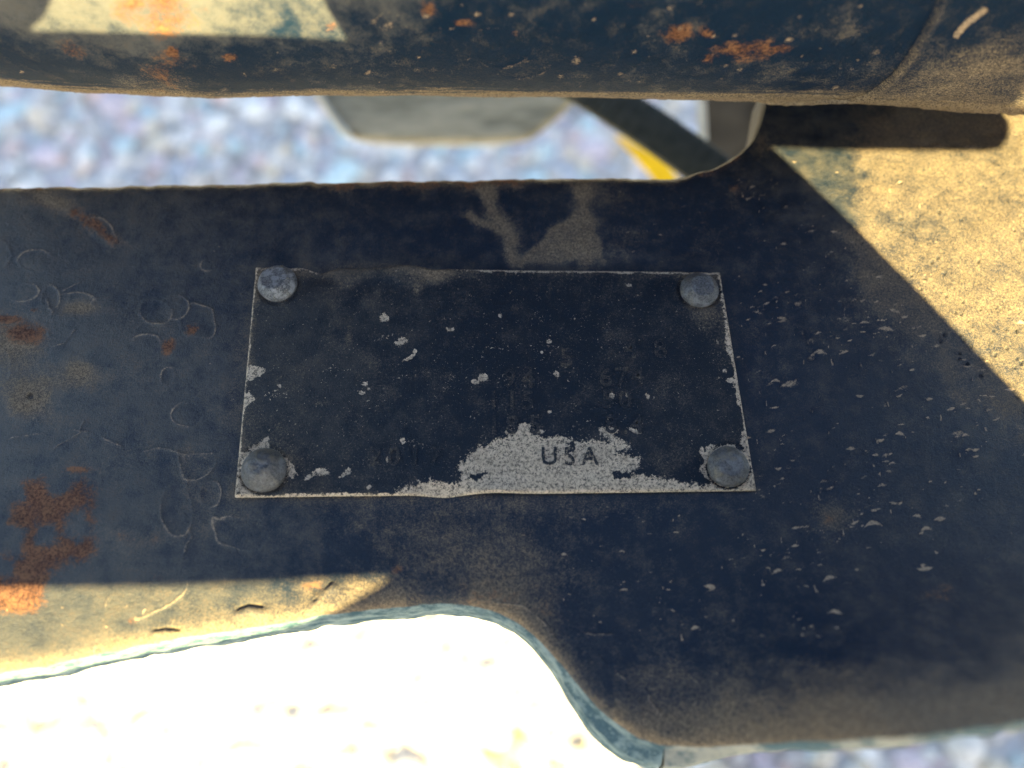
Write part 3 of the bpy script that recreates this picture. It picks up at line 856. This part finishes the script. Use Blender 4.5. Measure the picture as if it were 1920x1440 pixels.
def build_tube():
    root = empty('steel_tube', (0, float(tube_center(0)[0]), float(tube_center(0)[1])),
                 'thick round black painted steel tube with rust spots running across the top', 'tube')
    def skin(name, xs, na, a0, a1, dr, start=None):
        ang = np.linspace(a0, a1, na)
        if start is None:
            X = np.repeat(xs[:, None], na, 1); A = np.repeat(ang[None], len(xs), 0)
        else:
            s = np.linspace(0, 1, len(xs)); A = np.repeat(ang[None], len(xs), 0)
            st = start(ang); X = st[None] + s[:, None] * (0.20 - st)[None]
        cy, cz = tube_center(X)
        # angle measured from the direction towards -y (the viewer's side), positive upwards
        Y0 = cy - TUBE_R * np.cos(A); Z0 = cz + TUBE_R * np.sin(A)
        u, v = project(X, Y0, Z0)
        xx, aa = X / .00013, A * TUBE_R / .00013
        nA = fbm(xx / 90, aa / 90, 5, 311); nB = fbm(xx / 28, aa / 28, 4, 321); nC = fbm(xx / 240, aa / 240, 3, 331)
        nS = fbm(xx / 120, aa / 14, 4, 341)
        h = dr + (nC - .5) * 0.0011 + (nA - .5) * 0.0004 + (nB - .5) * 0.0002
        rust = np.zeros_like(X); dust = np.zeros_like(X); fl = np.zeros_like(X)
        below = np.interp(u, [p[0] for p in SIL], [p[1] for p in SIL]) - v          # pixels above the silhouette
        dust += 0.95 * np.exp(-(np.maximum(below - 3 + (nS - .5) * 22, 0) / 9) ** 2)
        dust += 0.45 * sstep(-40, 60, 90 - below + (u - 1750) * .35) * sstep(1250, 1850, u)
        dust += (nA - .55) * 0.55 + (nS - .5) * 0.2
        dust += 0.12 * sstep(1150, 1500, u)
        dust += 0.35 * np.exp(-ell(u, v, 300, 160, 70, 40, 0) ** 2)
        chalk = 0.05 + (nA - .5) * 0.8 + (nC - .5) * 0.4 + 0.85 * np.exp(-ell(u, v, 300, -30, 520, 125) ** 4) - 0.25 * np.exp(-ell(u, v, 900, 110, 250, 60) ** 2)  # includes paler tone at upper left, painted to brighten the sun patch
        for cu, cv, ru, rv, a in ((135, 90, 36, 24, .6), (330, 100, 20, 16, .95), (310, 130, 60, 50, .55), (430, 107, 18, 10, .7), (305, 20, 75, 60, .85), (250, 10, 40, 40, .8), (620, 50, 16, 12, .7),
                                  (800, 15, 26, 18, .75), (860, 36, 30, 10, .7), (1270, 66, 32, 22, .9), (1330, 62, 16, 14, .7), (1400, 92, 85, 24, .72), (1460, 92, 30, 14, .8), (1330, 108, 26, 12, .7),
                                  (1190, 10, 30, 10, .5), (380, 22, 22, 14, .6), (755, 70, 14, 8, .5), (960, 60, 12, 8, .4)):
            rust = np.maximum(rust, a * np.exp(-ell(u + (nB - .5) * 30, v + (nA - .5) * 24, cu, cv, ru, rv) ** 2))
        if start is None:
            for cu, cv, ru, rv, rot in ((940, 90, 55, 40, 0), (985, 130, 60, 16, -10), (720, 40, 22, 16, 0)):
                rg, e = ring(u, v, cu, cv, ru, rv, rot, 3.5, .25, 70)
                fl = np.maximum(fl, .40 * rg * sstep(.3, .6, nB)); h += rg * .00008
            rng = np.random.RandomState(77)
            for q in range(260):
                cu, cv = rng.uniform(0, 1750), rng.uniform(0, 175); r = rng.uniform(2, 9) * rng.choice([.6, 1, 1.3])
                i0 = max(0, int((cu - 60) / 2200 * len(xs)) - 60); i1 = min(len(xs), i0 + 260)
                U = u[i0:i1]; V = v[i0:i1]; sel = (np.abs(U - cu) < 2.5 * r) & (np.abs(V - cv) < 2.5 * r)
                e = ell(U[sel], V[sel], cu, cv, r * 1.3, r * .8, -20)
                o = fl[i0:i1]; o[sel] = np.maximum(o[sel], (.2 + .45 * rng.rand() ** 2) * np.exp(-e ** 2))
        else:
            g = np.exp(-(line_d(u, v + (nB - .5) * 8, [(1792, 62), (1812, 40), (1845, 14)]) / 8) ** 2)
            fl = np.maximum(fl, .8 * g)
            h += 0.0011 * sstep(0, 1, (dust - .5)) * (fbm(xx / 9, aa / 9, 3, 351) - .3) * sstep(1500, 1850, u)
            ss = np.repeat(np.linspace(0, 1, len(xs))[:, None], na, 1)
            h -= 0.0008 * (1 - sstep(0, 0.008, ss)) - 0.0003 * np.exp(-((ss - .012) / .008) ** 2)
            dust += 0.30 * np.exp(-((ss - .008) / .012) ** 2)
        h = h + 0.0006 * np.clip(dust, 0, 1) * (fbm(xx / 7, aa / 7, 3, 361) - .4)
        r = TUBE_R + h
        P = np.stack([X, cy - r * np.cos(A), cz + r * np.sin(A)], -1)
        me = mesh_np(name, P.reshape(-1, 3), grid_quads(P.shape[0], na))
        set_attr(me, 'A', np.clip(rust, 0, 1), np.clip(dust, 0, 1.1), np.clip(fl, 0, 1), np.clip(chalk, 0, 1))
        return link(name, me, M_TUBE, root)
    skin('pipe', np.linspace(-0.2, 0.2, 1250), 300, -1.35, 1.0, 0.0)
    # back half of the pipe, coarse
    xs = np.linspace(-0.2, 0.2, 80); ang = np.linspace(1.0, 2 * math.pi - 1.35, 60)
    X, A = np.meshgrid(xs, ang, indexing='ij'); cy, cz = tube_center(X)
    me = mesh_np('pipe_back', np.stack([X, cy - TUBE_R * np.cos(A), cz + TUBE_R * np.sin(A)], -1).reshape(-1, 3), grid_quads(80, 60))
    set_attr(me, 'A', *[np.full(80 * 60, q) for q in (0.1, 0.3, 0.0, 0.5)])
    link('pipe_wall', me, M_TUBE, root)
    # sleeve: a second wall wrapped round the right end, its lip a curved line
    lip = [tube_hit(u, v) for u, v in ((1775, -60), (1757, 0), (1735, 45), (1705, 95), (1668, 140), (1630, 168), (1590, 182), (1540, 187))]
    la = []; lx = []
    for p in lip:
        cy, cz = tube_center(p.x); la.append(math.atan2(p.z - cz, -(p.y - cy))); lx.append(p.x)
    o = np.argsort(la); la = np.array(la)[o]; lx = np.array(lx)[o]
    def start(a):
        s = np.interp(a, la, lx)
        return np.where(a < la[0], lx[0] + (a - la[0]) * 0.05, np.where(a > la[-1], lx[-1] + (a - la[-1]) * .05, s))
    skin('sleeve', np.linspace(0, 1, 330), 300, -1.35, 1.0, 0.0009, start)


build_tube()


# ------------------------------------------------------------------ things behind, out of focus
def prism(name, pts3, vec, mat, parent=None, bevel=0.0, seg=3, smooth=True):
    bm = bmesh.new()
    vs = [bm.verts.new(p) for p in pts3]
    f = bm.faces.new(vs)
    r = bmesh.ops.extrude_face_region(bm, geom=[f])
    bmesh.ops.translate(bm, verts=[q for q in r['geom'] if isinstance(q, bmesh.types.BMVert)], vec=vec)
    bmesh.ops.recalc_face_normals(bm, faces=bm.faces)
    if bevel:
        bmesh.ops.bevel(bm, geom=list(bm.edges), offset=bevel, segments=seg, profile=0.5, affect='EDGES', clamp_overlap=True)
    me = bpy.data.meshes.new(name); bm.to_mesh(me); bm.free()
    return link(name, me, mat, parent, smooth=False)


FWD = Vector((0, ST, -CT)); UP = Vector((0, CT, ST)); RIGHT = Vector((1, 0, 0))


def sight(u, v):
    return Vector([float(q) for q in ray(u, v)]).normalized()


def build_behind():
    # pale pan with rounded lower corners
    d = 0.38
    pts = [(560, 60), (585, 165), (612, 215), (640, 252), (672, 266), (740, 270), (900, 271), (975, 268), (1005, 258), (1040, 228), (1085, 186), (1200, 60)]
    root = empty('steel_pan', at_depth(820, 200, d), 'blurred beige steel pan with sloped ends hanging behind the tube', 'pan')
    prism('shell', [at_depth(u, v, d) for u, v in pts], sight(820, 285) * 0.10, M_PAN, root, 0.006)
    prism('lit_edge_strip', [at_depth(u, v, d - 0.004) for u, v in [(552, 60), (586, 172), (640, 254), (668, 262), (622, 205), (598, 165), (590, 60)]], sight(640, 230) * 0.05, M_FLANGE, root, 0.003)  # cream strip painting the light on the pan's left face
    # ribbed strap
    d0, d1 = 0.34, 0.30
    a = at_depth(1020, 120, d0); b = at_depth(1420, 385, d1)
    root = empty('ribbed_strap', (a + b) / 2, 'dark ribbed rubber strap crossing the gap diagonally', 'strap')
    ax = (b - a); L = ax.length; ax.normalize()
    wd = (ax.cross(FWD)).normalized(); nr = wd.cross(ax).normalized()
    if nr.dot(FWD) > 0: nr = -nr
    W = 0.0165; n = 40
    co = []; qd = []
    prof = []
    for k in range(n):
        for f_, hh in ((0.0, 0.0), (0.12, 0.0020), (0.62, 0.0020), (0.74, 0.0)):
            prof.append(((k + f_) / n * L, hh))
    prof.append((L, 0))
    for s, hh in prof:
        sag = nr * (0.006 * math.sin(s / L * math.pi))
        for w_, th in ((-W / 2, -0.002), (-W / 2, hh - .0004), (-W / 2 + .0008, hh), (W / 2 - .0008, hh), (W / 2, hh - .0004), (W / 2, -0.002)):
            co.append(a + ax * s + wd * w_ + nr * th + sag)
    m = 6
    for i in range(len(prof) - 1):
        for j in range(m):
            qd.append((i * m + j, (i + 1) * m + j, (i + 1) * m + (j + 1) % m, i * m + (j + 1) % m))
    me = mesh_np('ribbed_band', [tuple(c) for c in co], qd)
    bm = bmesh.new(); bm.from_mesh(me); bmesh.ops.recalc_face_normals(bm, faces=bm.faces); bm.to_mesh(me); bm.free()
    link('ribbed_band', me, M_STRAP, root, smooth=False)
    prism('stitched_edge', [tuple(a + ax * s + wd * (W / 2 * sg) + nr * -0.001) for s, sg in ((0, -1), (L, -1))] +
          [tuple(a + ax * s + wd * (W / 2 * sg - .0) + nr * -0.001 + wd * (-0.0012)) for s, sg in ((L, -1), (0, -1))], nr * -0.0015, M_FLANGE, root) if False else None
    # yellow bar
    d = 0.42
    o = prism('yellow_bar', [at_depth(u, v, d) for u, v in [(1150, 252), (1166, 256), (1250, 304), (1268, 330), (1330, 420), (1292, 420), (1224, 335)]], sight(1230, 320) * 0.012, M_YEL, None, 0.0012)
    tag(o, 'bright yellow painted bar showing under the ribbed strap', 'bar')
    # upright post: dark web between two pale flanges
    d = 0.36
    root = empty('support_post', at_depth(1370, 250, d), 'dull brown upright post with pale edges between strap and plate', 'post')
    prism('web', [at_depth(u, v, d + .004) for u, v in [(1316, 60), (1434, 60), (1436, 180), (1432, 225), (1410, 290), (1380, 360), (1322, 380)]], sight(1380, 300) * 0.03, M_POST, root, 0.001)
    prism('flange', [at_depth(u, v, d) for u, v in [(1304, 60), (1318, 60), (1323, 200), (1328, 300), (1332, 380), (1316, 380), (1308, 240)]], sight(1380, 280) * 0.04, M_FLANGE, root, 0.0012)
    prism('flange', [at_depth(u, v, d) for u, v in [(1432, 60), (1458, 60), (1460, 185), (1452, 215), (1440, 245), (1428, 240), (1432, 215), (1434, 180)]], sight(1380, 280) * 0.04, M_FLANGE, root, 0.0012)


build_behind()


# ------------------------------------------------------------------ unseen sheets added overhead; openings shaped to throw the shadow edges
def build_overhead():
    HZ = 0.24
    def up(p):
        p = Vector(p); return (p + SUN * ((HZ - p.z) / SUN.z)).xy
    def pl(u, v, z=0.0): return Vector([float(q) for q in at(u, v, z)])
    hB = [pl(1416, 258), pl(1560, 264), pl(1840, 266), pl(1864, 262), pl(1876, 248), pl(1880, 228), pl(1880, 214),
          tube_hit(1845, 206), tube_hit(1880, 175), tube_hit(1925, 135), pl(1990, 60), pl(2000, 700), pl(1990, 828), pl(1920, 757), pl(1760, 592), pl(1600, 430), pl(1520, 352), pl(1470, 305)]
    hC = [pl(-400, 1090), pl(0, 1078), pl(400, 1068), pl(780, 1052), pl(806, 1054), pl(812, 1062), pl(755, 1103), pl(695, 1142), pl(600, 1205), pl(430, 1290), pl(-400, 1420)]
    hA = [tube_hit(95, -45), tube_hit(70, 8), tube_hit(2, 76), tube_hit(300, 82), tube_hit(500, 86), tube_hit(672, 95), tube_hit(640, 45), tube_hit(612, 2), tube_hit(590, -45)]
    cu = bpy.data.curves.new('frame', 'CURVE'); cu.dimensions = '2D'; cu.fill_mode = 'BOTH'; cu.extrude = 0.003  # outline of the added shadow-casting sheet
    def spl(pts):
        s = cu.splines.new('POLY'); s.points.add(len(pts) - 1); s.use_cyclic_u = True
        for q, p in zip(s.points, pts): q.co = (p[0], p[1], 0, 1)
    spl([(-0.62, -0.50), (0.95, -0.50), (0.95, 0.10), (-0.62, 0.10)])
    for h in (hA, hB, hC): spl([up(p) for p in h])
    ob = bpy.data.objects.new('t', cu); COL.objects.link(ob); bpy.context.view_layer.update()
    me = bpy.data.meshes.new_from_object(ob.evaluated_get(bpy.context.evaluated_depsgraph_get()))
    bpy.data.objects.remove(ob)
    me.materials.clear()
    root = empty('overhead_shadow_caster', (0.1, -0.2, HZ), 'unseen dark steel sheet added overhead, its openings shaped to cast the shadows', 'shadow caster')
    me.transform(Matrix.Translation((0, 0, HZ)))
    link('shade_sheet', me, M_STEEL, root, smooth=False)
    # two unseen sheets added to shade gravel at lower right and cut ground bounce
    z = HZ
    c = [up(Vector([float(q) for q in at(u, v, GZ)])) for u, v in ((1185, 1300), (1195, 1460), (1190, 4200), (3400, 4200), (3400, 1050), (1185, 1050))]
    c2 = [up(Vector((x, y, GZ))) for x, y in ((-1.3, -0.16), (0.10, -0.16), (0.10, -1.2), (-1.3, -1.2))]
    prism('shade_panel', [(p[0], p[1], z) for p in c2], (0, 0, 0.006), M_STEEL, root)
    prism('shade_panel', [(p[0], p[1], z) for p in c], (0, 0, 0.006), M_STEEL, root)


build_overhead()
